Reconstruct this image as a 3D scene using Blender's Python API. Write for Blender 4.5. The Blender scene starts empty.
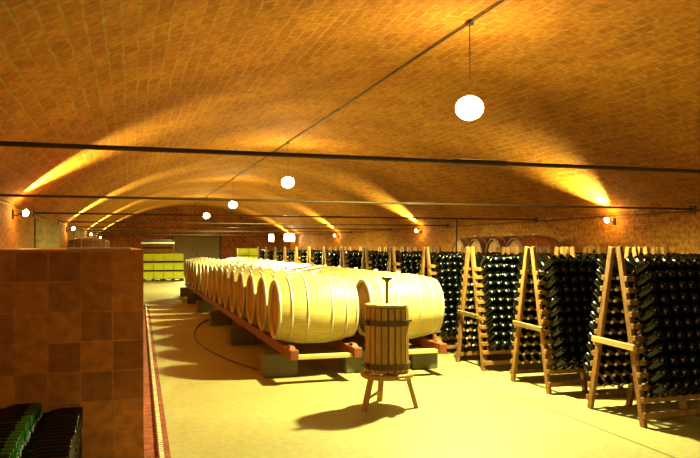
import bpy, math, random
import numpy as np
from mathutils import Vector, Matrix
random.seed(7)
R = math.radians
C = bpy.context.scene.collection
scene = bpy.context.scene

# ------------------------------------------------------------------ camera
EYE = 1.5
YAW = R(17.45)
cd = bpy.data.cameras.new('camera'); cam = bpy.data.objects.new('camera', cd); C.objects.link(cam)
cam.location = (0, 0, EYE); cam.rotation_euler = (R(90), 0, -YAW)
cd.lens = 36; cd.sensor_width = 36; cd.shift_y = 18/700; cd.clip_start = .05; cd.clip_end = 200
scene.camera = cam
# ------------------------------------------------------------------ world, exposure
w = bpy.data.worlds.new('world'); scene.world = w; w.use_nodes = True
w.node_tree.nodes['Background'].inputs[0].default_value = (1, .5, .15, 1)
w.node_tree.nodes['Background'].inputs[1].default_value = .02
vs = scene.view_settings
vs.view_transform = 'Standard'; vs.look = 'None'; vs.gamma = 1; vs.exposure = 0.0; vs.use_curve_mapping = False
# ------------------------------------------------------------------ light numbers
PENDANT_W = [520, 2250, 2200, 2100, 2100]; PENDANT_COL = (.93, .98, .37)
GLOBE_STRENGTH = 125.0
WALL_SPOT_W = 1000; WALL_COL = (1, .82, .20)
PENDANT_Y = [-2.27, 6.83, 15.95, 25.05, 34.1]
LAMP_Y = [11.3, 20.4, 29.5, 38.6]
CROWN_X = 3.5
def spot(name, loc, target, watts, col, size, blend, rad):
    l = bpy.data.lights.new(name, 'SPOT'); l.energy = watts; l.color = col
    l.spot_size = R(size); l.spot_blend = blend; l.shadow_soft_size = rad
    o = bpy.data.objects.new(name, l); C.objects.link(o); o.location = loc
    o.rotation_euler = (Vector(target)-Vector(loc)).to_track_quat('-Z', 'Y').to_euler()
    return o
for y, pw in zip(PENDANT_Y, PENDANT_W):
    spot('pendant_light', (CROWN_X, y, 2.74), (CROWN_X, y, 0), pw, PENDANT_COL, 172, .35, .07)
XL, XR = -1.65, 8.65
for y in LAMP_Y:
    spot('wall_uplight', (XL+.22, y-.25, 2.10), (XL+1.3, y, 3.3), WALL_SPOT_W, WALL_COL, 96, .9, .04)
    spot('wall_uplight', (XR-.22, y-.3, 2.10), (XR-1.0, y-.1, 3.3), WALL_SPOT_W*.85, WALL_COL, 96, .9, .04)

# ------------------------------------------------------------------ materials
def principled(name, col, rough=.6, metal=0, spec=.4):
    m = bpy.data.materials.new(name); m.use_nodes = True
    b = m.node_tree.nodes['Principled BSDF']
    b.inputs['Base Color'].default_value = (*col, 1); b.inputs['Roughness'].default_value = rough
    b.inputs['Metallic'].default_value = metal; b.inputs['Specular IOR Level'].default_value = spec
    return m
def N(m, t, **k):
    n = m.node_tree.nodes.new(t)
    for a, v in k.items(): setattr(n, a, v)
    return n
def L(m, a, b): m.node_tree.links.new(a, b)
def ramp(m, src, stops):
    r = N(m, 'ShaderNodeValToRGB'); e = r.color_ramp.elements
    e[0].position, e[0].color = stops[0][0], (*stops[0][1], 1)
    e[1].position, e[1].color = stops[-1][0], (*stops[-1][1], 1)
    for p, c in stops[1:-1]:
        x = e.new(p); x.color = (*c, 1)
    L(m, src, r.inputs[0]); return r.outputs[0]
def mix(m, kind, fac, a, b):
    n = N(m, 'ShaderNodeMix', data_type='RGBA', blend_type=kind)
    if isinstance(fac, float): n.inputs[0].default_value = fac
    else: L(m, fac, n.inputs[0])
    for i, v in ((6, a), (7, b)):
        if isinstance(v, tuple): n.inputs[i].default_value = (*v, 1)
        else: L(m, v, n.inputs[i])
    return n.outputs[2]
def brick(name, c1, c2, mortar, bw, bh, ms=.012, offset=.5, rot=0, rough=.85, bump=.5, noise_amt=.6, bias=0, smooth=.15, wobble=.07, mort_lo=.12):
    m = principled(name, c1, rough, spec=.25); b = m.node_tree.nodes['Principled BSDF']
    uv = N(m, 'ShaderNodeUVMap'); mp = N(m, 'ShaderNodeMapping'); mp.inputs['Rotation'].default_value[2] = rot
    L(m, uv.outputs[0], mp.inputs[0])
    nz = N(m, 'ShaderNodeTexNoise'); nz.inputs['Scale'].default_value = 2.2; nz.inputs['Detail'].default_value = 3
    L(m, mp.outputs[0], nz.inputs[0])
    wv = N(m, 'ShaderNodeVectorMath', operation='MULTIPLY_ADD'); L(m, nz.outputs['Color'], wv.inputs[0])
    wv.inputs[1].default_value = (wobble,)*3; wv.inputs[2].default_value = (-.5*wobble,)*3
    wob = N(m, 'ShaderNodeVectorMath', operation='ADD'); L(m, mp.outputs[0], wob.inputs[0]); L(m, wv.outputs[0], wob.inputs[1])
    t = N(m, 'ShaderNodeTexBrick'); t.offset = offset
    t.inputs['Scale'].default_value = 1; t.inputs['Mortar Size'].default_value = ms; t.inputs['Mortar Smooth'].default_value = smooth
    t.inputs['Bias'].default_value = bias; t.inputs['Brick Width'].default_value = bw; t.inputs['Row Height'].default_value = bh
    for k, v in (('Color1', c1), ('Color2', c2), ('Mortar', mortar)): t.inputs[k].default_value = (*v, 1)
    L(m, wob.outputs[0], t.inputs['Vector'])
    n2 = N(m, 'ShaderNodeTexNoise'); n2.inputs['Scale'].default_value = 14; n2.inputs['Detail'].default_value = 5
    L(m, mp.outputs[0], n2.inputs[0])
    v = ramp(m, n2.outputs[0], [(.3, (1-noise_amt,)*3), (.7, (1.15,)*3)])
    n3 = N(m, 'ShaderNodeTexNoise'); n3.inputs['Scale'].default_value = .7; n3.inputs['Detail'].default_value = 4
    L(m, mp.outputs[0], n3.inputs[0])
    v3 = ramp(m, n3.outputs[0], [(.3, (.78, .72, .66)), (.7, (1.1, 1.08, 1.0))])
    t.inputs['Mortar'].default_value = (*[(a+b_)/2 for a, b_ in zip(c1, c2)], 1)
    n4 = N(m, 'ShaderNodeTexNoise'); n4.inputs['Scale'].default_value = 1.9; n4.inputs['Detail'].default_value = 5; n4.inputs['Roughness'].default_value = .7
    L(m, mp.outputs[0], n4.inputs[0])
    mf = N(m, 'ShaderNodeMath', operation='MULTIPLY'); L(m, t.outputs['Fac'], mf.inputs[0])
    L(m, ramp(m, n4.outputs[0], [(.40, (mort_lo,)*3), (.62, (1, 1, 1))]), mf.inputs[1])
    base = mix(m, 'MIX', mf.outputs[0], t.outputs['Color'], mortar)
    c = mix(m, 'MULTIPLY', 1.0, mix(m, 'MULTIPLY', 1.0, base, v), v3)
    L(m, c, b.inputs['Base Color'])
    bp = N(m, 'ShaderNodeBump', invert=True); bp.inputs['Strength'].default_value = bump; bp.inputs['Distance'].default_value = .012
    ad = N(m, 'ShaderNodeMath', operation='MULTIPLY_ADD'); L(m, n2.outputs[0], ad.inputs[0]); ad.inputs[1].default_value = -.8; L(m, t.outputs['Fac'], ad.inputs[2])
    L(m, ad.outputs[0], bp.inputs['Height']); L(m, bp.outputs[0], b.inputs['Normal'])
    return m
def wood(name, c1, c2, scale=(1, 1, 12), rough=.6, rings=6.0, bump=.15):
    m = principled(name, c1, rough, spec=.3); b = m.node_tree.nodes['Principled BSDF']
    tc = N(m, 'ShaderNodeTexCoord'); mp = N(m, 'ShaderNodeMapping'); mp.inputs['Scale'].default_value = scale
    L(m, tc.outputs['Object'], mp.inputs[0])
    nz = N(m, 'ShaderNodeTexNoise'); nz.inputs['Scale'].default_value = rings; nz.inputs['Detail'].default_value = 6; nz.inputs['Roughness'].default_value = .65
    L(m, mp.outputs[0], nz.inputs[0])
    L(m, ramp(m, nz.outputs[0], [(.3, c1), (.7, c2)]), b.inputs['Base Color'])
    bp = N(m, 'ShaderNodeBump'); bp.inputs['Strength'].default_value = bump; bp.inputs['Distance'].default_value = .004
    L(m, nz.outputs[0], bp.inputs['Height']); L(m, bp.outputs[0], b.inputs['Normal'])
    return m
M = {}
M['vault'] = brick('vault_brick', (.62, .275, .028), (.46, .175, .015), (.58, .38, .07), .27, .135, .012, noise_amt=.36, bump=.75, mort_lo=.4)
M['wall'] = brick('wall_brick', (.56, .24, .03), (.42, .155, .018), (.56, .33, .07), .26, .10, .010)
M['wall_left'] = brick('left_wall_plaster', (.50, .25, .035), (.44, .20, .03), (.40, .20, .04), .8, .35, .012, smooth=.6)
M['herring'] = brick('diagonal_brick', (.55, .19, .04), (.36, .10, .02), (.6, .38, .12), .40, .22, .02, rot=R(45))
M['panel'] = brick('left_panel_blocks', (.36, .26, .09), (.30, .21, .07), (.24, .17, .06), .6, .18, .012, smooth=.5)
M['tile'] = brick('clay_tile', (.60, .20, .032), (.26, .085, .018), (.66, .24, .055), .2, .2, .005, offset=0, rough=.5, bump=.35, noise_amt=.3, bias=-.15, wobble=.006)
M['redstrip'] = brick('red_edging', (.34, .08, .03), (.27, .06, .025), (.2, .06, .03), .3, .15, .004)
def floor_mat():
    m = principled('floor_concrete', (.6, .56, .3), .55, spec=.3); b = m.node_tree.nodes['Principled BSDF']
    tc = N(m, 'ShaderNodeTexCoord')
    n1 = N(m, 'ShaderNodeTexNoise'); n1.inputs['Scale'].default_value = .9; n1.inputs['Detail'].default_value = 6; L(m, tc.outputs['Object'], n1.inputs[0])
    n2 = N(m, 'ShaderNodeTexNoise'); n2.inputs['Scale'].default_value = 18; n2.inputs['Detail'].default_value = 6; L(m, tc.outputs['Object'], n2.inputs[0])
    a = ramp(m, n1.outputs[0], [(.3, (.30, .245, .095)), (.7, (.37, .31, .125))])
    c = ramp(m, n2.outputs[0], [(.35, (.86, .84, .8)), (.65, (1.04, 1.04, 1.04))])
    c = mix(m, 'MULTIPLY', 1.0, a, c)
    # slab joints: one long joint at x = 3.7, cross joints every 3.1 m on its left
    sx = N(m, 'ShaderNodeSeparateXYZ'); L(m, tc.outputs['Object'], sx.inputs[0])
    def mth(op, a, b=0.0, cc=0.0):
        n = N(m, 'ShaderNodeMath', operation=op)
        for i, v in enumerate((a, b, cc)):
            if isinstance(v, (int, float)): n.inputs[i].default_value = v
            else: L(m, v, n.inputs[i])
        return n.outputs[0]
    wobx = mth('MULTIPLY_ADD', n2.outputs[0], .012, sx.outputs[0])
    j1 = mth('LESS_THAN', mth('ABSOLUTE', mth('SUBTRACT', wobx, 3.706)), .011)
    fy = mth('ABSOLUTE', mth('SUBTRACT', mth('WRAP', mth('SUBTRACT', sx.outputs[1], 4.72), 1.55, -1.55), 0.0))
    j2 = mth('MULTIPLY', mth('LESS_THAN', fy, .006), mth('LESS_THAN', sx.outputs[0], 3.7))
    c = mix(m, 'MIX', mth('MULTIPLY', mth('MAXIMUM', j1, mth('MULTIPLY', j2, .6)), .9), c, (.10, .07, .02))
    L(m, c, b.inputs['Base Color']); return m
M['floor'] = floor_mat()
M['iron'] = principled('dark_iron', (.075, .038, .015), .55, .3)
M['conduit'] = principled('conduit_metal', (.10, .055, .03), .5, .3)
M['oak'] = None
def oak():
    m = principled('barrel_oak', (.7, .5, .25), .5, spec=.35); b = m.node_tree.nodes['Principled BSDF']
    uv = N(m, 'ShaderNodeUVMap')
    t = N(m, 'ShaderNodeTexBrick'); t.offset = 0; t.inputs['Scale'].default_value = 1; t.inputs['Mortar Size'].default_value = .0006
    t.inputs['Brick Width'].default_value = 5; t.inputs['Row Height'].default_value = 1/30
    for k, v in (('Color1', (.50, .40, .13)), ('Color2', (.43, .33, .10)), ('Mortar', (.38, .28, .08))): t.inputs[k].default_value = (*v, 1)
    L(m, uv.outputs[0], t.inputs[0])
    mp = N(m, 'ShaderNodeMapping'); mp.inputs['Scale'].default_value = (3, 60, 1); L(m, uv.outputs[0], mp.inputs[0])
    nz = N(m, 'ShaderNodeTexNoise'); nz.inputs['Scale'].default_value = 2; nz.inputs['Detail'].default_value = 5; L(m, mp.outputs[0], nz.inputs[0])
    v = ramp(m, nz.outputs[0], [(.3, (.85, .82, .75)), (.7, (1.08,)*3)])
    L(m, mix(m, 'MULTIPLY', 1.0, t.outputs[0], v), b.inputs['Base Color']); return m
M['oak'] = oak()
M['head'] = wood('barrel_head_oak', (.24, .10, .025), (.34, .16, .04), (1, 9, 1), .55, 4)
M['hoop'] = principled('galvanised_hoop', (.42, .40, .28), .5, .3)
M['darkhoop'] = principled('dark_hoop', (.28, .18, .12), .5, .5)
M['darkoak'] = wood('old_barrel_oak', (.13, .045, .022), (.22, .08, .035), (1, 8, 8), .6, 3)
M['cork'] = principled('bung_silicone', (.75, .7, .6), .6)
M['rail'] = wood('red_painted_beam', (.15, .032, .010), (.21, .052, .016), (8, 1, 8), .6, 3)
M['concrete'] = wood('plinth_concrete', (.10, .09, .045), (.135, .12, .06), (2, 2, 2), .9, 4)
M['plank'] = wood('pale_plank', (.42, .28, .08), (.52, .36, .12), (1, 8, 8), .6, 3)
M['rack'] = wood('rack_wood', (.11, .042, .010), (.30, .135, .028), (5, 5, 1.5), .7, 5)
M['rackpale'] = wood('pale_rack_wood', (.40, .25, .08), (.52, .34, .12), (5, 1.5, 5), .65, 5)
M['press'] = wood('press_slat_wood', (.24, .12, .028), (.42, .24, .06), (10, 10, 1.2), .6, 4)
M['glass'] = principled('dark_bottle_glass', (.001, .0015, .0008), .10, 0, .2)
M['green'] = principled('green_lit_glass', (.006, .05, .003), .12, 0, .5)  # light shining through the bottle ends, put into the glass colour
M['cap'] = principled('crown_cap', (.75, .7, .7), .3, .6)
M['dot'] = principled('base_glint_dot', (.20, .19, .18), .5)  # glint on the bottle bases, painted as a pale dot
M['crate'] = principled('yellow_green_plastic', (.45, .48, .012), .6, spec=.2)
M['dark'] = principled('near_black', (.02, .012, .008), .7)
M['door'] = wood('grey_door_boards', (.16, .13, .06), (.28, .22, .11), (10, 1, .6), .7, 5)
M['white'] = principled('pale_sheet', (.8, .76, .65), .7)
M['rope'] = brick('drain_edging', (.92, .88, .6), (.8, .75, .5), (.12, .05, .03), .09, .05, .011, offset=0, bump=.3, wobble=0.0, mort_lo=1.0)
M['hose'] = principled('dark_hose', (.05, .02, .01), .5)
def emis(name, col, s):
    m = bpy.data.materials.new(name); m.use_nodes = True; nt = m.node_tree; nt.nodes.clear()
    e = nt.nodes.new('ShaderNodeEmission'); o = nt.nodes.new('ShaderNodeOutputMaterial')
    e.inputs[0].default_value = (*col, 1); e.inputs[1].default_value = s; nt.links.new(e.outputs[0], o.inputs[0]); return m
M['globe'] = emis('lit_globe', (1, .80, .38), GLOBE_STRENGTH)
M['dimglobe'] = emis('dim_globe', (1, .80, .38), 30)
M['bulb'] = emis('lit_bulb', (1, .60, .14), 260)
M['flood'] = emis('lit_flood', (1, .8, .4), 30)

# ------------------------------------------------------------------ mesh helpers
class MB:
    def __init__(s): s.v = []; s.f = []; s.m = []; s.uv = []; s.sm = []
    def add(s, vs, fs, mat=0, uvs=None, smooth=False):
        o = len(s.v); s.v += [tuple(v) for v in vs]
        for i, f in enumerate(fs):
            s.f.append([o+k for k in f]); s.m.append(mat); s.sm.append(smooth)
            s.uv.append(uvs[i] if uvs else None)
    def box(s, c, d, rot=None, mat=0, taper=1.0, bev=.0):
        hx, hy, hz = d[0]/2, d[1]/2, d[2]/2
        b = min(bev, hx*.9, hy*.9, hz*.9)
        rm = rot if rot is not None else Matrix.Identity(3)
        c = Vector(c)
        if b <= 0:
            P = [(-hx, -hy, -hz), (hx, -hy, -hz), (hx, hy, -hz), (-hx, hy, -hz), (-hx*taper, -hy*taper, hz), (hx*taper, -hy*taper, hz), (hx*taper, hy*taper, hz), (-hx*taper, hy*taper, hz)]
            F = [(0, 3, 2, 1), (4, 5, 6, 7), (0, 1, 5, 4), (1, 2, 6, 5), (2, 3, 7, 6), (3, 0, 4, 7)]
        else:   # chamfered box: 24 corners
            P = []; idx = {}
            for sx in (-1, 1):
                for sy in (-1, 1):
                    for sz in (-1, 1):
                        for ax in range(3):
                            q = [sx*(hx-b), sy*(hy-b), sz*(hz-b)]; q[ax] = (sx*hx, sy*hy, sz*hz)[ax]
                            idx[(sx, sy, sz, ax)] = len(P); P.append(q)
            F = []
            for ax in range(3):
                o = [a for a in range(3) if a != ax]
                for sg in (-1, 1):
                    r = []
                    for (a, bb) in ((-1, -1), (1, -1), (1, 1), (-1, 1)):
                        k = [0, 0, 0]; k[ax] = sg; k[o[0]] = a; k[o[1]] = bb; r.append(idx[(*k, ax)])
                    flip = (sg == 1) == (ax == 1)
                    F.append(r[::-1] if flip else r)
            for ax in range(3):
                o = [a for a in range(3) if a != ax]
                for a in (-1, 1):
                    for bb in (-1, 1):
                        def key(sg, face):
                            k = [0, 0, 0]; k[ax] = sg; k[o[0]] = a; k[o[1]] = bb; return idx[(*k, face)]
                        F.append([key(-1, o[0]), key(1, o[0]), key(1, o[1]), key(-1, o[1])])
            for sx in (-1, 1):
                for sy in (-1, 1):
                    for sz in (-1, 1): F.append([idx[(sx, sy, sz, a)] for a in range(3)])
        s.add([c + rm @ Vector(p) for p in P], F, mat)
        return s
    def bar(s, a, b, w, h, mat=0, up=(0, 0, 1), bev=.0):
        a = Vector(a); b = Vector(b); z = (b-a); l = z.length; z = z.normalized()
        x = Vector(up).cross(z)
        if x.length < 1e-4: x = Vector((1, 0, 0)).cross(z)
        x.normalize(); y = z.cross(x)
        s.box((a+b)/2, (w, h, l), Matrix((x, y, z)).transposed(), mat, bev=bev); return s
    def tube(s, pts, r, seg=10, mat=0):
        pts = [Vector(p) for p in pts]; rings = []; n = len(pts)
        rr = r if isinstance(r, (list, tuple)) else [r]*n
        t0 = (pts[1]-pts[0]).normalized(); x = t0.orthogonal().normalized()
        for i, p in enumerate(pts):
            t = (pts[min(i+1, n-1)]-pts[max(i-1, 0)]).normalized()
            x = (x - t*x.dot(t)).normalized(); y = t.cross(x)
            rings.append([p + (x*math.cos(2*math.pi*k/seg)+y*math.sin(2*math.pi*k/seg))*rr[i] for k in range(seg)])
        vs = [q for g in rings for q in g]; fs = []
        for i in range(n-1):
            for k in range(seg): fs.append((i*seg+k, i*seg+(k+1) % seg, (i+1)*seg+(k+1) % seg, (i+1)*seg+k))
        s.add(vs, fs, mat, smooth=True)
        s.add(rings[0], [tuple(range(seg))[::-1]], mat); s.add(rings[-1], [tuple(range(seg))], mat)
        return s
    def lathe(s, prof, seg=24, mat=0, mtx=None, smooth=True, mats=None):
        mtx = mtx or Matrix.Identity(4); n = len(prof); vs = []; 
        for r, z in prof:
            for k in range(seg):
                a = 2*math.pi*k/seg; vs.append(mtx @ Vector((r*math.cos(a), r*math.sin(a), z)))
        for i in range(n-1):
            fs = []; uv = []
            for k in range(seg):
                fs.append((i*seg+k, i*seg+(k+1) % seg, (i+1)*seg+(k+1) % seg, (i+1)*seg+k))
                z0, z1 = prof[i][1], prof[i+1][1]
                uv.append([(z0, k/seg), (z0, (k+1)/seg), (z1, (k+1)/seg), (z1, k/seg)])
            if i == 0: s._lo = len(s.v); s.v += [tuple(v) for v in vs]
            for f, u in zip(fs, uv):
                s.f.append([s._lo+q for q in f]); s.m.append(mats[i] if mats else mat); s.sm.append(smooth); s.uv.append(u)
        return s
    def quad(s, a, b, c, d, uv, mat=0):
        s.add([a, b, c, d], [(0, 1, 2, 3)], mat, [uv]); return s
    def mesh(s, name, mats):
        me = bpy.data.meshes.new(name); me.from_pydata(s.v, [], s.f)
        for m in mats: me.materials.append(m)
        me.polygons.foreach_set('material_index', s.m)
        me.polygons.foreach_set('use_smooth', s.sm)
        if any(u is not None for u in s.uv):
            ul = me.uv_layers.new(name='UVMap'); arr = []
            for f, u in zip(s.f, s.uv):
                for i in range(len(f)): arr += (u[i] if u else (0, 0))
            ul.data.foreach_set('uv', arr)
        me.validate(); me.update(); return me
    def build(s, name, mats, parent=None, loc=None):
        if not isinstance(mats, (list, tuple)): mats = [mats]
        o = bpy.data.objects.new(name, s.mesh(name, mats)); C.objects.link(o)
        if parent: o.parent = parent
        if loc: o.location = loc
        return o
def tag(o, label=None, cat=None, group=None, kind=None):
    if label: o['label'] = label
    if cat: o['category'] = cat
    if group: o['group'] = group
    if kind: o['kind'] = kind
    return o
def empty(name, loc, label, cat, group=None, rz=0):
    o = bpy.data.objects.new(name, None); C.objects.link(o); o.location = loc; o.rotation_euler = (0, 0, rz)
    o.empty_display_size = .1
    return tag(o, label, cat, group)
def copy_tree(o, parent=None):
    c = o.copy(); C.objects.link(c); c.parent = parent
    for ch in list(o.children): copy_tree(ch, c)
    return c
def struct(o): o['kind'] = 'structure'; return o
cs, sn = math.cos(YAW), math.sin(YAW)
def proj(p):
    D = p[0]*sn + p[1]*cs; lat = p[0]*cs - p[1]*sn
    return 350+700*lat/D, 247-700*(p[2]-EYE)/D, D
ORD = ['first', 'second', 'third', 'fourth', 'fifth', 'sixth', 'seventh', 'eighth', 'ninth', 'tenth', 'eleventh', 'twelfth', 'thirteenth',
       'fourteenth', 'fifteenth', 'sixteenth', 'seventeenth', 'eighteenth', 'nineteenth', 'twentieth', 'twenty-first', 'twenty-second', 'twenty-third']

# ------------------------------------------------------------------ room
Y0, Y1 = -7.0, 43.0
ZS, ZC = 2.15, 3.95
half = (XR-XL)/2; rise = ZC-ZS; RAD = (half*half+rise*rise)/(2*rise); ZCEN = ZC-RAD; XM = (XL+XR)/2
def vault_z(x): return ZCEN + math.sqrt(RAD*RAD-(x-XM)**2)
m = MB(); m.box((XM, (Y0+Y1)/2, -.1), (XR-XL+.8, Y1-Y0+.8, .2)); struct(m.build('floor', M['floor']))
m = MB(); n = 56; amax = math.asin(half/RAD)
ys = [Y0-.1, Y1+.1]
for i in range(n):
    a0 = -amax+2*amax*i/n; a1 = -amax+2*amax*(i+1)/n
    P = lambda a, y, r: (XM+r*math.sin(a), y, ZCEN+r*math.cos(a))
    s0, s1 = (a0+amax)*RAD, (a1+amax)*RAD
    ya, yb = ys
    o = len(m.v)
    m.v += [P(a0, ya, RAD), P(a0, yb, RAD), P(a1, yb, RAD), P(a1, ya, RAD), P(a0, ya, RAD+.3), P(a0, yb, RAD+.3), P(a1, yb, RAD+.3), P(a1, ya, RAD+.3)]
    m.f += [[o, o+3, o+2, o+1][::-1], [o+4, o+5, o+6, o+7][::-1]]
    m.uv += [[(ya, s0), (ya, s1), (yb, s1), (yb, s0)][::-1], None]; m.m += [0, 0]; m.sm += [True, True]
struct(m.build('ceiling', M['vault']))
def wall_box(name, x0, x1, y0, y1, z0, z1, mat, axis):
    m = MB(); X = (x0, x1); Y = (y0, y1); Z = (z0, z1)
    def q(pts, uvf): m.quad(*pts, [uvf(p) for p in pts])
    fy = lambda p: (p[1], p[2]); fx = lambda p: (p[0], p[2]); fz = lambda p: (p[0], p[1])
    q([(x0, y1, z0), (x0, y0, z0), (x0, y0, z1), (x0, y1, z1)], fy)
    q([(x1, y0, z0), (x1, y1, z0), (x1, y1, z1), (x1, y0, z1)], fy)
    q([(x0, y0, z0), (x1, y0, z0), (x1, y0, z1), (x0, y0, z1)], fx)
    q([(x1, y1, z0), (x0, y1, z0), (x0, y1, z1), (x1, y1, z1)], fx)
    q([(x0, y0, z1), (x1, y0, z1), (x1, y1, z1), (x0, y1, z1)], fz)
    q([(x0, y1, z0), (x1, y1, z0), (x1, y0, z0), (x0, y0, z0)], fz)
    return m.build(name, mat)
struct(wall_box('wall_left', XL-.3, XL, Y0, Y1, 0, ZS+.02, M['wall_left'], 'y'))
struct(wall_box('wall_right', XR, XR+.3, Y0, Y1, 0, ZS+.02, M['wall'], 'y'))
def end_wall(name, y, sgn, mat):
    m = MB(); t = .3
    xs = [XL+(XR-XL)*i/40 for i in range(41)]
    for i in range(40):
        a, b = xs[i], xs[i+1]; za, zb = vault_z(a)+.02, vault_z(b)+.02
        f = [(a, y, 0), (b, y, 0), (b, y, zb), (a, y, za)]; k = [(p[0], y+sgn*t, p[2]) for p in f]
        if sgn < 0: f = f[::-1]
        else: k = k[::-1]
        m.quad(*f, [(p[0], p[2]) for p in f]); m.quad(*k, [(p[0], p[2]) for p in k])
    return struct(m.build(name, mat))
end_wall('wall_back', Y1, 1, M['herring'])
end_wall('wall_front', Y0, -1, M['wall'])
# recessed block panels on the left wall between the tie rods
for k, (a, b) in enumerate(((13.75, 18.1), (22.9, 27.2), (32.0, 36.3))):
    o = wall_box('trim_%d' % (k+1), XL, XL+.03, a, b, .05, 2.02, M['panel'], 'y'); struct(o)
# springing ledge mouldings
# door in the back wall
d = struct(MB().box((3.82, Y1-.03, 1.07), (2.75, .06, 2.14), bev=.01).build('door_1', M['door']))
for x in (3.13, 4.51):
    MB().box((x, Y1-.075, 1.06), (1.33, .03, 2.08), bev=.008).build('door_leaf', M['door'], d)
fr = MB()
fr.box((2.39, Y1-.06, 1.09), (.10, .12, 2.2)); fr.box((5.25, Y1-.06, 1.09), (.10, .12, 2.2)); fr.box((3.82, Y1-.06, 2.22), (2.96, .12, .10))
fr.build('door_frame', M['iron'], d)
MB().box((3.82, Y1-.10, 1.05), (.04, .03, .3), bev=.005).build('door_handle', M['conduit'], d)

# red brick edging and drain grating beside the tiled bin
m = MB(); A = [(.095, 4.97), (.275, 4.97), (.46, 18.6), (.25, 18.6)]
m.quad(*[(x, y, .006) for x, y in A], [(x, y) for x, y in A]); struct(m.build('trim_4', M['redstrip']))
m = MB(); A = [(.185, 4.6), (.225, 4.6), (.41, 19.0), (.37, 19.0)]
top = [(x, y, .028) for x, y in A]; bot = [(x, y, .004) for x, y in A]
m.quad(*top, [(.0, 0), (.05, 0), (.05, 14.4), (.0, 14.4)])
for i in range(4):
    j = (i+1) % 4; m.quad(bot[i], bot[j], top[j], top[i], [(0, 0), (.05, 0), (.05, .02), (0, .02)])
struct(m.build('trim_5', M['rope']))

# ------------------------------------------------------------------ tiled bin wall (left foreground)
def tiled_block():
    x0, x1, y0, y1, z1 = XL+.002, .088, 4.97, 17.5, 1.470
    e = empty('tiled_wall', ((x0+x1)/2, (y0+y1)/2, 0), 'low wall of square brown clay tiles filling the left foreground', 'low wall')
    m = MB(); cx, cy = (x0+x1)/2, (y0+y1)/2
    def q(pts, uv): m.quad(*[(p[0]-cx, p[1]-cy, p[2]) for p in pts], [uv(p) for p in pts])
    q([(x0, y0, 0), (x1, y0, 0), (x1, y0, z1), (x0, y0, z1)], lambda p: (p[0]-x1+4, p[2]-z1+4))
    q([(x1, y0, 0), (x1, y1, 0), (x1, y1, z1), (x1, y0, z1)], lambda p: (p[1]-y0+4, p[2]-z1+4))
    q([(x1, y1, 0), (x0, y1, 0), (x0, y1, z1), (x1, y1, z1)], lambda p: (p[0]-x1+4, p[2]-z1+4))
    q([(x0, y1, 0), (x0, y0, 0), (x0, y0, z1), (x0, y1, z1)], lambda p: (p[1]-y0+4, p[2]-z1+4))
    q([(x0, y0, z1), (x1, y0, z1), (x1, y1, z1), (x0, y1, z1)], lambda p: (p[0]-x1+4, p[1]-y0+4))
    m.build('tiled_face', M['tile'], e)
    MB().box((0, 0, z1+.006), (x1-x0, y1-y0, .012)).build('coping', M['tile'], e)
    return e
tiled_block()
tag(MB().box((-.2, 5.35, 1.489), (.42, .5, .012), bev=.002).build('board', M['white']), 'thin pale board lying flat on the tiled wall top', 'board')

# ------------------------------------------------------------------ tie rods and conduits
ZR = 2.11
for k in range(-1, 10):
    y = 4.55*(k+.0)
    if y > 42 or y < -5: continue
    nm = ['nearest', 'second nearest', 'third nearest', 'fourth nearest', 'fifth nearest', 'sixth nearest', 'seventh nearest', 'eighth nearest', 'ninth nearest']
    inview = k >= 1
    e = empty('tie_rod', (XM, y, ZR), 'dark iron tie rod crossing under the vault, %s of the rods in view' % nm[min(k-1, 8)] if inview else 'dark iron tie rod crossing the vault %s the camera' % ('right above' if k == 0 else 'behind'), 'tie rod', 'iron tie rods across the vault')
    MB().tube([(XL-XM, 0, 0), (XR-XM, 0, 0)], .016).build('rod', M['iron'], e)
    tx = 2.42-XM if k == 1 else .4
    t = MB().tube([(tx-.22, 0, 0), (tx-.2, 0, 0), (tx+.2, 0, 0), (tx+.22, 0, 0)], [.016, .023, .023, .016], 8)
    t.build('turnbuckle', M['iron'], e)
    for x in (XL-XM+.012, XR-XM-.012):
        MB().box((x, 0, 0), (.02, .14, .14), bev=.004).build('wall_plate', M['iron'], e)
e = empty('ceiling_conduit', (CROWN_X, 15, ZC-.03), 'dark conduit running along the crown of the vault', 'conduit')
MB().tube([(0, -21, 0), (0, 27, 0)], .013, 8).build('pipe', M['conduit'], e)
for y in [-15+p for p in PENDANT_Y]:
    MB().box((0, y, -.005), (.075, .075, .045), bev=.006).build('junction_box', M['conduit'], e)
for y in [2.2, 4.5, 9.1, 11.3, 13.5, 18.2, 20.4, 22.7]:
    MB().tube([(0, y-15-.02, 0), (0, y-15+.02, 0)], .02, 8).build('clip', M['conduit'], e)
e = empty('wall_conduit', (XL+.02, 18, 2.10), 'thin dark conduit along the top of the left wall', 'conduit')
MB().tube([(0, -20, 0), (0, 24, 0)], .012, 8).build('pipe', M['conduit'], e)
e = empty('wall_conduit', (XR-.02, 18, 2.08), 'thin dark conduit along the top of the right wall', 'conduit')
MB().tube([(0, -20, 0), (0, 24, 0)], .012, 8).build('pipe', M['conduit'], e)
o = MB().tube([(6.68, 13.65, ZR), (6.68, 13.65, 0.0)], .022, 8).build('standpipe', M['iron'])
tag(o, 'vertical dark pipe dropping from a tie rod behind the right-hand racks', 'pipe')

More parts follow.
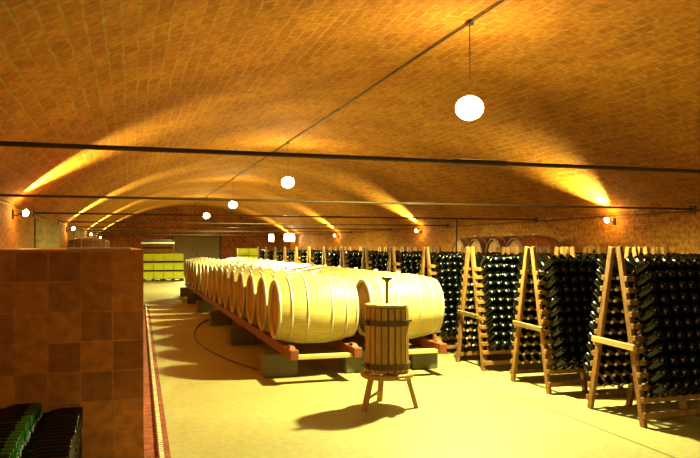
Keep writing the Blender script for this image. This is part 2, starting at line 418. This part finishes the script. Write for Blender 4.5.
# ------------------------------------------------------------------ pendants and wall lamps
PN = ['behind the camera', 'largest, hanging over the front of the barrels', 'second from the camera', 'third from the camera', 'farthest and smallest, near the back wall']
for i, y in enumerate(PENDANT_Y):
    e = empty('pendant_lamp', (CROWN_X, y, 3.0), 'glowing globe pendant lamp, ' + PN[i], 'pendant lamp', 'globe pendants along the vault crown')
    MB().tube([(0, 0, .13), (.006, 0, .5), (0, 0, ZC-3.0-.05)], .005, 6).build('cable', M['iron'], e)
    MB().lathe([(.0, .155), (.03, .155), (.035, .145), (.04, .115), (.0, .115)], 16).build('socket', M['iron'], e)
    MB().lathe([(.0001, .128)] + [(.15*math.sin(t), -.0+.128*math.cos(t)) for t in [math.pi*j/14 for j in range(1, 14)]] + [(.0001, -.128)], 28).build('globe', M['dimglobe'] if i == 0 else M['globe'], e)
LN = ['nearest', 'second nearest', 'third nearest', 'farthest']
for i, y in enumerate(LAMP_Y):
    for side, sx, nm in ((XL, 1, 'left'), (XR, -1, 'right')):
        e = empty('wall_lamp', (side, y if sx > 0 else y-.3, 2.0), 'small bright lamp on the %s wall, %s of its row' % (nm, LN[i]), 'wall lamp', 'lamps along the %s wall' % nm)
        MB().box((sx*.012, 0, -.02), (.024, .06, .14), bev=.003).build('bracket', M['iron'], e)
        MB().tube([(sx*.02, 0, -.03), (sx*.07, 0, -.04), (sx*.10, 0, -.01)], .009, 8).build('arm', M['iron'], e)
        MB().lathe([(.0001, 0), (.03, .005), (.032, .05), (.0001, .055)], 12, mtx=Matrix.Translation((sx*.11, 0, -.03))@Matrix.Rotation(sx*R(50), 4, 'Y')).build('lamp_holder', M['iron'], e)
        MB().lathe([(.0001, -.075), (.035, -.06), (.055, -.03), (.06, 0), (.055, .03), (.035, .06), (.0001, .075)], 16, mtx=Matrix.Translation((sx*.18, 0, .0))@Matrix.Rotation(sx*R(25), 4, 'Y')@Matrix.Scale(.70, 4)).build('bulb', M['bulb'], e)
# twin floodlights by the far end of the right wall
for k, (y, wd, nm) in enumerate(((36.8, .6, 'wide'), (38.0, .28, 'narrow'))):
    e = empty('floodlight', (XR-.5-.75*k, y, 0), '%s white-glowing floodlight panel by the far right wall' % nm, 'floodlight')
    MB().box((0, 0, 2.0), (.62 if k == 0 else .3, .12, .42), bev=.01).build('housing', M['iron'], e)
    MB().box((0, -.065, 2.0), (.56 if k == 0 else .26, .01, .38)).build('lit_face', M['flood'], e)
    MB().tube([(0, 0, 0), (0, 0, 1.8)], .02, 8).build('stand', M['iron'], e)

# ------------------------------------------------------------------ barrels
BL = .94
def brad(t): return .335 + .068*(1-abs(2*t)**2.1)       # t in -.5..* .5
RX = Matrix.Rotation(R(90), 4, 'Y')
def make_barrel(bodym, headm, hoopm, group, label):
    e = empty('oak_barrel', (0, 0, 0), label, 'barrel', group)      # origin at belly bottom; axis along x
    T = Matrix.Translation((0, 0, .403)) @ RX
    prof = [(.305, -.455*BL), (.312, -.5*BL)] + [(brad(t/20), t/20*BL) for t in range(-10, 11)] + [(.312, .5*BL), (.305, .455*BL)]
    MB().lathe(prof, 40, mtx=T).build('staves', bodym, e)
    for s in (-1, 1):
        MB().lathe([(.0001, s*.468*BL), (.15, s*.466*BL), (.3075, s*.460*BL), (.3075, s*.445*BL), (.0001, s*.445*BL)], 32, mtx=T).build('head', headm, e)
    for c, wd in ((-.48, .035), (-.34, .026), (-.15, .026), (.15, .026), (.34, .026), (.48, .035)):
        a, b = (c-wd/2)*BL, (c+wd/2)*BL
        MB().lathe([(brad(a/BL)+.0005, a), (brad(a/BL)+.0045, a), (brad(b/BL)+.0045, b), (brad(b/BL)+.0005, b)], 40, mtx=T).build('hoop', hoopm, e)
    MB().lathe([(.0001, .402), (.024, .402), (.028, .435), (.0001, .44)], 12, mtx=Matrix.Translation((0, 0, .403-.008))).build('bung', M['cork'], e)
    return e
RAILZ = .37
NB = 17
bp = None
for r, (xc, rn) in enumerate(((2.055, 'left'), (3.14, 'right'))):
    for k in range(NB):
        lab = 'pale oak barrel in the %s of two long rows, %s from the front' % (rn, ORD[k])
        if bp is None: bp = make_barrel(M['oak'], M['head'], M['hoop'], 'pale barrels lying in two long rows', lab); b = bp
        else: b = copy_tree(bp); b['label'] = lab
        b.location = (xc+random.uniform(-.012, .012), 8.0+.85*k, RAILZ)
        b.rotation_euler = (0, 0, R(random.uniform(-.7, .7)))
# rails: each rail a beam with chocks
for xr, nm in ((1.70, 'leftmost'), (2.42, 'second from left'), (2.86, 'third from left'), (3.46, 'rightmost')):
    e = empty('barrel_rail', (xr, 15, .27), 'long red-brown beam carrying the barrels, %s of four' % nm, 'beam', 'beams under the barrels')
    MB().box((0, 0, .055), (.09, 15.2, .11), bev=.006).build('beam', M['rail'], e)
    for k in range(NB+1):
        y = 8.0+.85*k-.425-15
        a = MB(); a.box((0, y, .125), (.07, .16, .032), taper=.6); a.build('chock', M['rail'], e)
for j, y in enumerate((8.05, 10.85, 13.6, 16.35, 19.1, 21.85)):
    for xx, nm in ((1.66, 'left'), (2.64, 'middle'), (3.46, 'right')):
        o = MB().box((xx, y, .135), (.40 if xx < 3 else .34, .26, .27), bev=.012).build('plinth', M['concrete'])
        tag(o, 'grey concrete block under the barrel beams, %s column, %s from the front' % (nm, ORD[j]), 'concrete block', 'concrete blocks under the barrel beams')
for (a, b, nm) in ((1.75, 2.37, 'left'), (2.91, 3.41, 'right')):
    o = MB().box(((a+b)/2, 7.50, .29), (b-a, .12, .04), bev=.004).build('cross_plank', M['plank'])
    tag(o, 'pale plank across the front beam ends below the first barrel of the %s row' % nm, 'plank')

# ------------------------------------------------------------------ old dark barrels beyond the racks and along the left wall
dp = make_barrel(M['darkoak'], M['head'], M['darkhoop'], 'old dark barrels stacked behind the racks', 'x')
def dark(x, y, z, lab, first=[True], group='old dark barrels stacked behind the racks'):
    global dp
    o = dp if first[0] else copy_tree(dp); first[0] = False
    o.location = (x, y, z); o['label'] = lab; o['group'] = group
for k in range(4):
    for t in (0, 1):
        dark(7.98, 12.7+.86*k+(.0 if t == 0 else .0), .10 + t*.84,
             'old dark red barrel by the right wall, %s tier, %s from the camera' % (['lower', 'upper'][t], ORD[k]))
for t in (0, 1):
    for s in (7.6, 8.3):
        tag(MB().box((s, 14.0, .05+t*.84), (.08, 3.5, .10 if t == 0 else .05), bev=.004).build('barrel_bearer', M['rail']),
            'long timber bearer under the %s dark barrels, %s side' % (['lower', 'upper'][t], 'wall' if s > 8 else 'aisle'), 'timber')
for k in range(4):
    for t in (0, 1):
        dark(-1.05, 19.4+.86*k, .10+t*.84, 'old dark barrel by the left wall, %s tier, %s from the camera' % (['lower', 'upper'][t], ORD[k]),
             group='old dark barrels by the left wall')
for t in (0, 1):
    for s in (-1.38, -.72):
        tag(MB().box((s, 20.7, .05+t*.84), (.08, 3.5, .10 if t == 0 else .05), bev=.004).build('barrel_bearer', M['rail']),
            'timber bearer under the %s barrels by the left wall, %s side' % (['lower', 'upper'][t], 'wall' if s < -1 else 'aisle'), 'timber')

# ------------------------------------------------------------------ basket press
def press():
    e = empty('basket_press', (2.30, 6.16, 0), 'small wooden basket press with slatted sides on three splayed legs', 'wine press', rz=R(10))
    n = 20; r = .192
    for k in range(n):
        a = 2*math.pi*k/n; c = Vector((r*math.cos(a), r*math.sin(a), .64)); rm = Matrix.Rotation(a, 3, 'Z')
        MB().box(c, (.022, .050, .60), rm, bev=.004).build('slat', M['press'], e)
    for z in (.40, .80):
        h = MB(); h.lathe([(.2045, z-.026), (.213, z-.026), (.213, z+.026), (.2045, z+.026), (.2045, z-.026)], 40, smooth=False)
        hp = h.build('hoop', M['iron'], e)
        for sg in (1, -1):
            q = MB(); q.box((sg*.225, 0, z), (.03, .05, .045), bev=.004); q.tube([(sg*.235, -.05, z), (sg*.235, .05, z)], .010, 8)
            q.build('clasp', M['iron'], hp)
    MB().lathe([(.0001, .948), (.205, .948), (.208, .955), (.205, .967), (.0001, .97)], 12, smooth=False).build('lid', M['rackpale'], e)
    MB().lathe([(.0001, .918), (.178, .918), (.178, .946), (.0001, .946)], 24, smooth=False).build('inner_disc', M['press'], e)
    MB().lathe([(.0001, .285), (.235, .285), (.25, .295), (.25, .325), (.235, .338), (.215, .325), (.0001, .325)], 36).build('tray', M['press'], e)
    MB().tube([(.0, 0, .33), (0, 0, 1.17), (0, 0, 1.175), (0, 0, 1.19)], [.014, .014, .022, .028], 10).build('screw', M['iron'], e)
    MB().box((0, 0, 1.205), (.09, .05, .03), bev=.006).build('screw_nut', M['iron'], e)
    for a in (200, 335, 85):
        ca, sa = math.cos(R(a-10)), math.sin(R(a-10))
        MB().bar((ca*.19, sa*.19, .30), (ca*.275, sa*.275, 0.0), .04, .05, up=(-sa, ca, 0), bev=.004).build('leg', M['press'], e)
    a0, a1 = R(190), R(75)
    MB().bar((math.cos(a0)*.25, math.sin(a0)*.25, .10), (math.cos(a1)*.25, math.sin(a1)*.25, .10), .02, .02).build('stretcher', M['press'], e)
    MB().bar((-.0, -.20, .30), (-.0, -.29, .30), .06, .02).build('spout', M['press'], e)
press()

# ------------------------------------------------------------------ bottles
PROF = [(.0001, .022), (.012, .019), (.0125, .018), (.030, .004), (.037, 0), (.041, .004), (.042, .012), (.042, .165), (.039, .19), (.030, .22), (.020, .25), (.0155, .27), (.0145, .288), (.0165, .291), (.0165, .297), (.0145, .299)]
CAPP = [(.0163, .297), (.0175, .298), (.0165, .305), (.0001, .306)]
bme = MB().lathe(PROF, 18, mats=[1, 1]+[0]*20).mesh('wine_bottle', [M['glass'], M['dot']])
M['paleglint'] = principled('pale_bottle_glint', (.85, .83, .8), .5)  # brighter painted glint for the bases of the piled bottles
bmg = MB().lathe(PROF[:7]+[(.042, .07)]+PROF[7:], 18, mats=[1, 1]+[0]*5+[2]*20).mesh('wine_bottle', [M['green'], M['paleglint'], M['glass']])
bmp = MB().lathe(PROF, 18, mats=[1, 1]+[0]*20).mesh('wine_bottle', [M['glass'], M['paleglint']])
cme = MB().lathe(CAPP, 12).mesh('cap', [M['cap']])
def bottle(mtx, label, group, me=None):
    o = bpy.data.objects.new('wine_bottle', me or bme); C.objects.link(o); o.matrix_world = mtx
    tag(o, label, 'bottle', group)
    c = bpy.data.objects.new('cap', cme); C.objects.link(c); c.parent = o
    return o
low = MB().lathe([PROF[i] for i in (1, 3, 4, 6, 7, 9, 11, 13)], 8, mats=[0]*8)
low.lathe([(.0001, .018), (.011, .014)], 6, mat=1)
low.lathe([(.0175, .290), (.0165, .305), (.0001, .306)], 6, mat=2)
LV = np.array(low.v); LF = np.array(low.f); LM = np.array(low.m)
def bulk(name, mats, mtxs, label, cat):
    n = len(mtxs); nv = len(LV)
    A = np.array([[list(r) for r in m] for m in mtxs])
    V = np.einsum('nij,vj->nvi', A[:, :3, :3], LV) + A[:, None, :3, 3]
    F = LF[None]+(np.arange(n)*nv)[:, None, None]
    me = bpy.data.meshes.new(name)
    me.vertices.add(n*nv); me.vertices.foreach_set('co', V.reshape(-1).astype(np.float32))
    nf = n*len(LF); me.loops.add(nf*4); me.loops.foreach_set('vertex_index', F.reshape(-1).astype(np.int32))
    me.polygons.add(nf); me.polygons.foreach_set('loop_start', np.arange(nf, dtype=np.int32)*4)
    me.polygons.foreach_set('material_index', np.tile(LM, n).astype(np.int32)); me.polygons.foreach_set('use_smooth', np.ones(nf, dtype=bool))
    for mm in mats: me.materials.append(mm)
    me.update(); me.validate()
    o = bpy.data.objects.new(name, me); C.objects.link(o)
    return tag(o, label, cat, kind='stuff')
def frame_from_z(z, origin, x=Vector((1, 0, 0)), roll=0.0, s=1.0):
    z = z.normalized(); x = (x-z*x.dot(z)).normalized(); y = z.cross(x)
    m = Matrix((x, y, z)).transposed().to_4x4(); m = m @ Matrix.Rotation(roll, 4, 'Z') @ Matrix.Scale(s, 4)
    m.translation = origin; return m

# ------------------------------------------------------------------ riddling racks
UL = 1.34; NT = 11; ZT = 1.225; NC = 12; TH = R(33)
def a_of(z): return .355-.305*z/1.5
def make_rack():
    e = empty('riddling_rack', (0, 0, 0), 'x', 'bottle rack', 'A-frame riddling racks in rows on the right')
    for sx in (.02, .45, .89, UL-.02):
        for s in (-1, 1):
            zt = 1.50 if sx in (.02, UL-.02) else 1.30
            MB().bar((sx, s*a_of(0), 0), (sx, s*a_of(zt), zt), .035, .060, up=(0, 1, 0), bev=.004).build('post', M['rack'], e)
    for s in (-1, 1):
        for k in range(NT):
            z = ZT-.1*k
            MB().box((UL/2, s*(a_of(z)+.045), z), (UL, .040, .044), bev=.003).build('rung', M['rack'], e)
        MB().box((UL/2, s*(a_of(.10)+.045), .10), (UL, .028, .05), bev=.003).build('bottom_rail', M['rack'], e)
    return e
rows = [5.18+1.38*k for k in range(14)]
rack = None; big = []; bulkm = []
RN = ['nearest', 'second', 'third'] + ORD[3:]
for k, yc in enumerate(rows):
    nun = 3 if k < 5 else 2
    for u in range(nun):
        x0 = 4.06 + 1.45*u
        if proj((x0, yc-.3, 1))[0] > 715: continue
        lab = 'wooden A-frame riddling rack full of bottles, %s row back, %s unit from the aisle' % (RN[k], ORD[u])
        if rack is None: rack = make_rack(); r = rack
        else: r = copy_tree(rack)
        r['label'] = lab; r.location = (x0, yc+random.uniform(-.02, .02) if k > 2 else yc, 0)
        yy = r.location.y
        if u == 0 and k < 3:
            MB().bar((-.018, -a_of(.66)-.07, .650), (-.018, a_of(.66)+.05, .665), .028, .05, up=(0, 0, 1), bev=.003).build('crossbar', M['rackpale'], r)
        for s in (-1, 1):
            for t in range(NT):
                if u == 2 and t > 3: continue
                if u == 1 and s == 1 and t > 3: continue
                if k > 4 and u == 1 and t > 5: continue
                z = ZT-.1*t
                for c in range(NC):
                    x = x0+.105+c*.1035
                    if abs(x-x0-.45) < .0 : continue
                    P = Vector((x, yy+s*(a_of(z)+.045), z+.042))
                    d = Vector((random.uniform(-.03, .03), s*math.cos(TH), math.sin(TH)+random.uniform(-.05, .05))).normalized()
                    B = P + d*.205
                    mt = frame_from_z(-d, B, roll=random.uniform(0, 6))
                    px, py, D = proj(B)
                    cand = False
                    if s == -1 and u == 0 and k <= 2 and px < 700:
                        lim = 702 if k == 0 else proj((4.06, rows[k-1]+a_of(z), z))[0]
                        cand = px < lim
                    if cand: big.append((D, mt, k, t, c))
                    else:
                        if x0 > 4 and k == 0 and s == -1 and px > 760: continue
                        bulkm.append(mt)
big.sort(key=lambda q: q[0])
for i, (D, mt, k, t, c) in enumerate(big):
    if i < 230:
        bottle(mt, 'dark bottle in the %s aisle rack, %s tier from the top, %s from the aisle' % (RN[k], ORD[t], ORD[c]), 'bottles in the %s aisle rack' % RN[k])
    else: bulkm.append(mt)
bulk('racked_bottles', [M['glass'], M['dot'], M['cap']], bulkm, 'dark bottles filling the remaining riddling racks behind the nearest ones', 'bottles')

# ------------------------------------------------------------------ bottle piles in the lower left corner
S = .83; dy = .0715; pile = []
def pile_of(xr, ztop, layers, green, nm):
    for l in range(layers):
        for c in range(22):
            y = 4.97-.04-c*dy - (l % 2)*dy/2
            z = ztop-.035-l*.064
            if z < .035: continue
            B = Vector((xr+random.uniform(-.006, .006), y, z)); mt = frame_from_z(Vector((-1, 0, 0)), B, Vector((0, 1, 0)), random.uniform(0, 6), S)
            px, py, D = proj(B)
            if py < 462 and px > -3 and (l < 6 if nm == 'right' else l < 4):
                bottle(mt, 'bottle in the %s pile by the tiled wall, %s layer down, %s from the wall' % (nm, ORD[l], ORD[c]), 'bottles in the %s pile by the tiled wall' % nm, bmg if green else bmp)
            else: pile.append(mt)
pile_of(-.30, .447, 7, False, 'right')
pile_of(-.555, .492, 7, True, 'middle')
pile_of(-.815, .492, 7, False, 'left')
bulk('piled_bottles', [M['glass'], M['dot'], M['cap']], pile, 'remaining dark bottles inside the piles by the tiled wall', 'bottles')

# ------------------------------------------------------------------ crates
def make_crate():
    e = empty('harvest_crate', (0, 0, 0), 'x', 'crate', 'yellow-green crates stacked before the back wall')
    m = MB(); W, Dp, H = .42, .56, .30
    m.box((0, 0, .012), (W-.03, Dp-.03, .024))
    for s in (-1, 1):
        for (z, h, th) in ((.03, .06, .014), (H-.03, .06, .026)):
            m.box((s*(W/2-.012), 0, z), (th, Dp, h)); m.box((0, s*(Dp/2-.012), z), (W, th, h))
        for q in (-1, -.34, .34, 1):
            m.box((s*(W/2-.012), q*(Dp/2-.03), H/2), (.012, .05, H-.06)); m.box((q*(W/2-.03), s*(Dp/2-.012), H/2), (.045, .012, H-.06))
        m.box((s*(W/2-.016), 0, H/2), (.006, Dp-.04, H-.1)); m.box((0, s*(Dp/2-.016), H/2), (W-.04, .006, H-.1))
    m.build('crate_body', M['crate'], e)
    return e
cr = None
def place_crate(x, y, z, lab, group):
    global cr
    if cr is None: cr = make_crate(); o = cr
    else: o = copy_tree(cr)
    o.location = (x, y, z); o['label'] = lab; o['group'] = group
def pallet(x, y, w, dpt, lab):
    e = empty('pallet', (x, y, 0), lab, 'pallet')
    for q in (-1, 0, 1): MB().box((q*(w/2-.06), 0, .045), (.10, dpt, .09)).build('runner', M['dark'], e)
    k = MB()
    for j in range(6): k.box((0, -dpt/2+.05+j*(dpt-.1)/5, .101), (w, .09, .02))
    k.build('deck_boards', M['dark'], e)
for pi_, (px_, lab) in enumerate(((.98, 'left'), (1.84, 'right'))):
    pallet(px_, 32.3, .88, 1.2, 'dark pallet under the %s stack of yellow-green crates' % lab)
    for r_ in range(2):
        for cx_ in (-.215, .215):
            for l in range(3):
                place_crate(px_+cx_, 32.0+.59*r_, .115+.39*l, 'yellow-green crate, %s stack, %s column, %s row, %s from the floor' % (lab, 'left' if cx_ < 0 else 'right', ['front', 'rear'][r_], ORD[l]), 'yellow-green crates stacked before the back wall')
                if l:
                    pass
# dark fillers painting the shade in the gaps between crate layers
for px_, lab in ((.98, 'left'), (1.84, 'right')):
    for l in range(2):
        tag(MB().box((px_, 32.3, .115+.39*l+.345), (.86, 1.16, .08)).build('gap_filler', M['dark']), 'dark filler for the shaded gap between crate layers, %s stack, %s gap from the floor' % (lab, ORD[l]), 'tray')
pallet(4.95, 30.9, .9, .9, 'dark pallet under the crates beyond the far barrels')
for cx_ in (-.215, .215):
    for l in range(4):
        place_crate(4.95+cx_, 30.9, .115+.34*l, 'yellow-green crate beyond the barrels, %s column, %s from the floor' % ('left' if cx_ < 0 else 'right', ORD[l]), 'yellow-green crates beyond the far barrels')
# dark slatted box with pale cover behind the crates
e = empty('slatted_bin', (1.25, 34.8, 0), 'tall dark slatted wooden bin with a pale rim behind the crates', 'bin')
b = MB(); b.box((0, 0, .85), (1.36, 1.1, 1.55))
b.build('inner_box', M['dark'], e)
b = MB()
for j in range(6): b.box((0, -.565, .25+j*.27), (1.5, .03, .2), bev=.006)
b.build('slats', M['darkoak'], e)
for s in (-1, 1): MB().box((s*.72, -.57, .82), (.09, .06, 1.64)).build('corner_post', M['darkoak'], e)
MB().box((0, -.04, 1.68), (1.5, 1.16, .07), bev=.01).build('pale_rim', M['white'], e)
b = MB(); b.box((0, 0, 1.80), (1.5, 1.1, .14), taper=.85); b.build('lid', M['dark'], e)

# ------------------------------------------------------------------ hose on the floor
def floor_pt(px, py, z=0):
    D = 700*(EYE-z)/(py-247); lat = (px-350)*D/700
    return Vector((lat*cs+D*sn, D*cs-lat*sn, z))
pts = [floor_pt(*p, .012) for p in ((215, 318), (203, 322), (196, 329), (195, 338), (203, 346), (214, 353), (232, 361), (250, 367), (266, 371.5))]
cv = []
for i in range(len(pts)-1):
    p0, p1, p2, p3 = pts[max(i-1, 0)], pts[i], pts[i+1], pts[min(i+2, len(pts)-1)]
    for j in range(5):
        t = j/5; cv.append(.5*((2*p1)+(p2-p0)*t+(2*p0-5*p1+4*p2-p3)*t*t+(-p0+3*p1-3*p2+p3)*t**3))
cv.append(pts[-1])
tag(MB().tube(cv, .012, 8).build('floor_hose', M['hose']), 'thin dark hose curving over the shaded floor left of the barrels', 'hose')
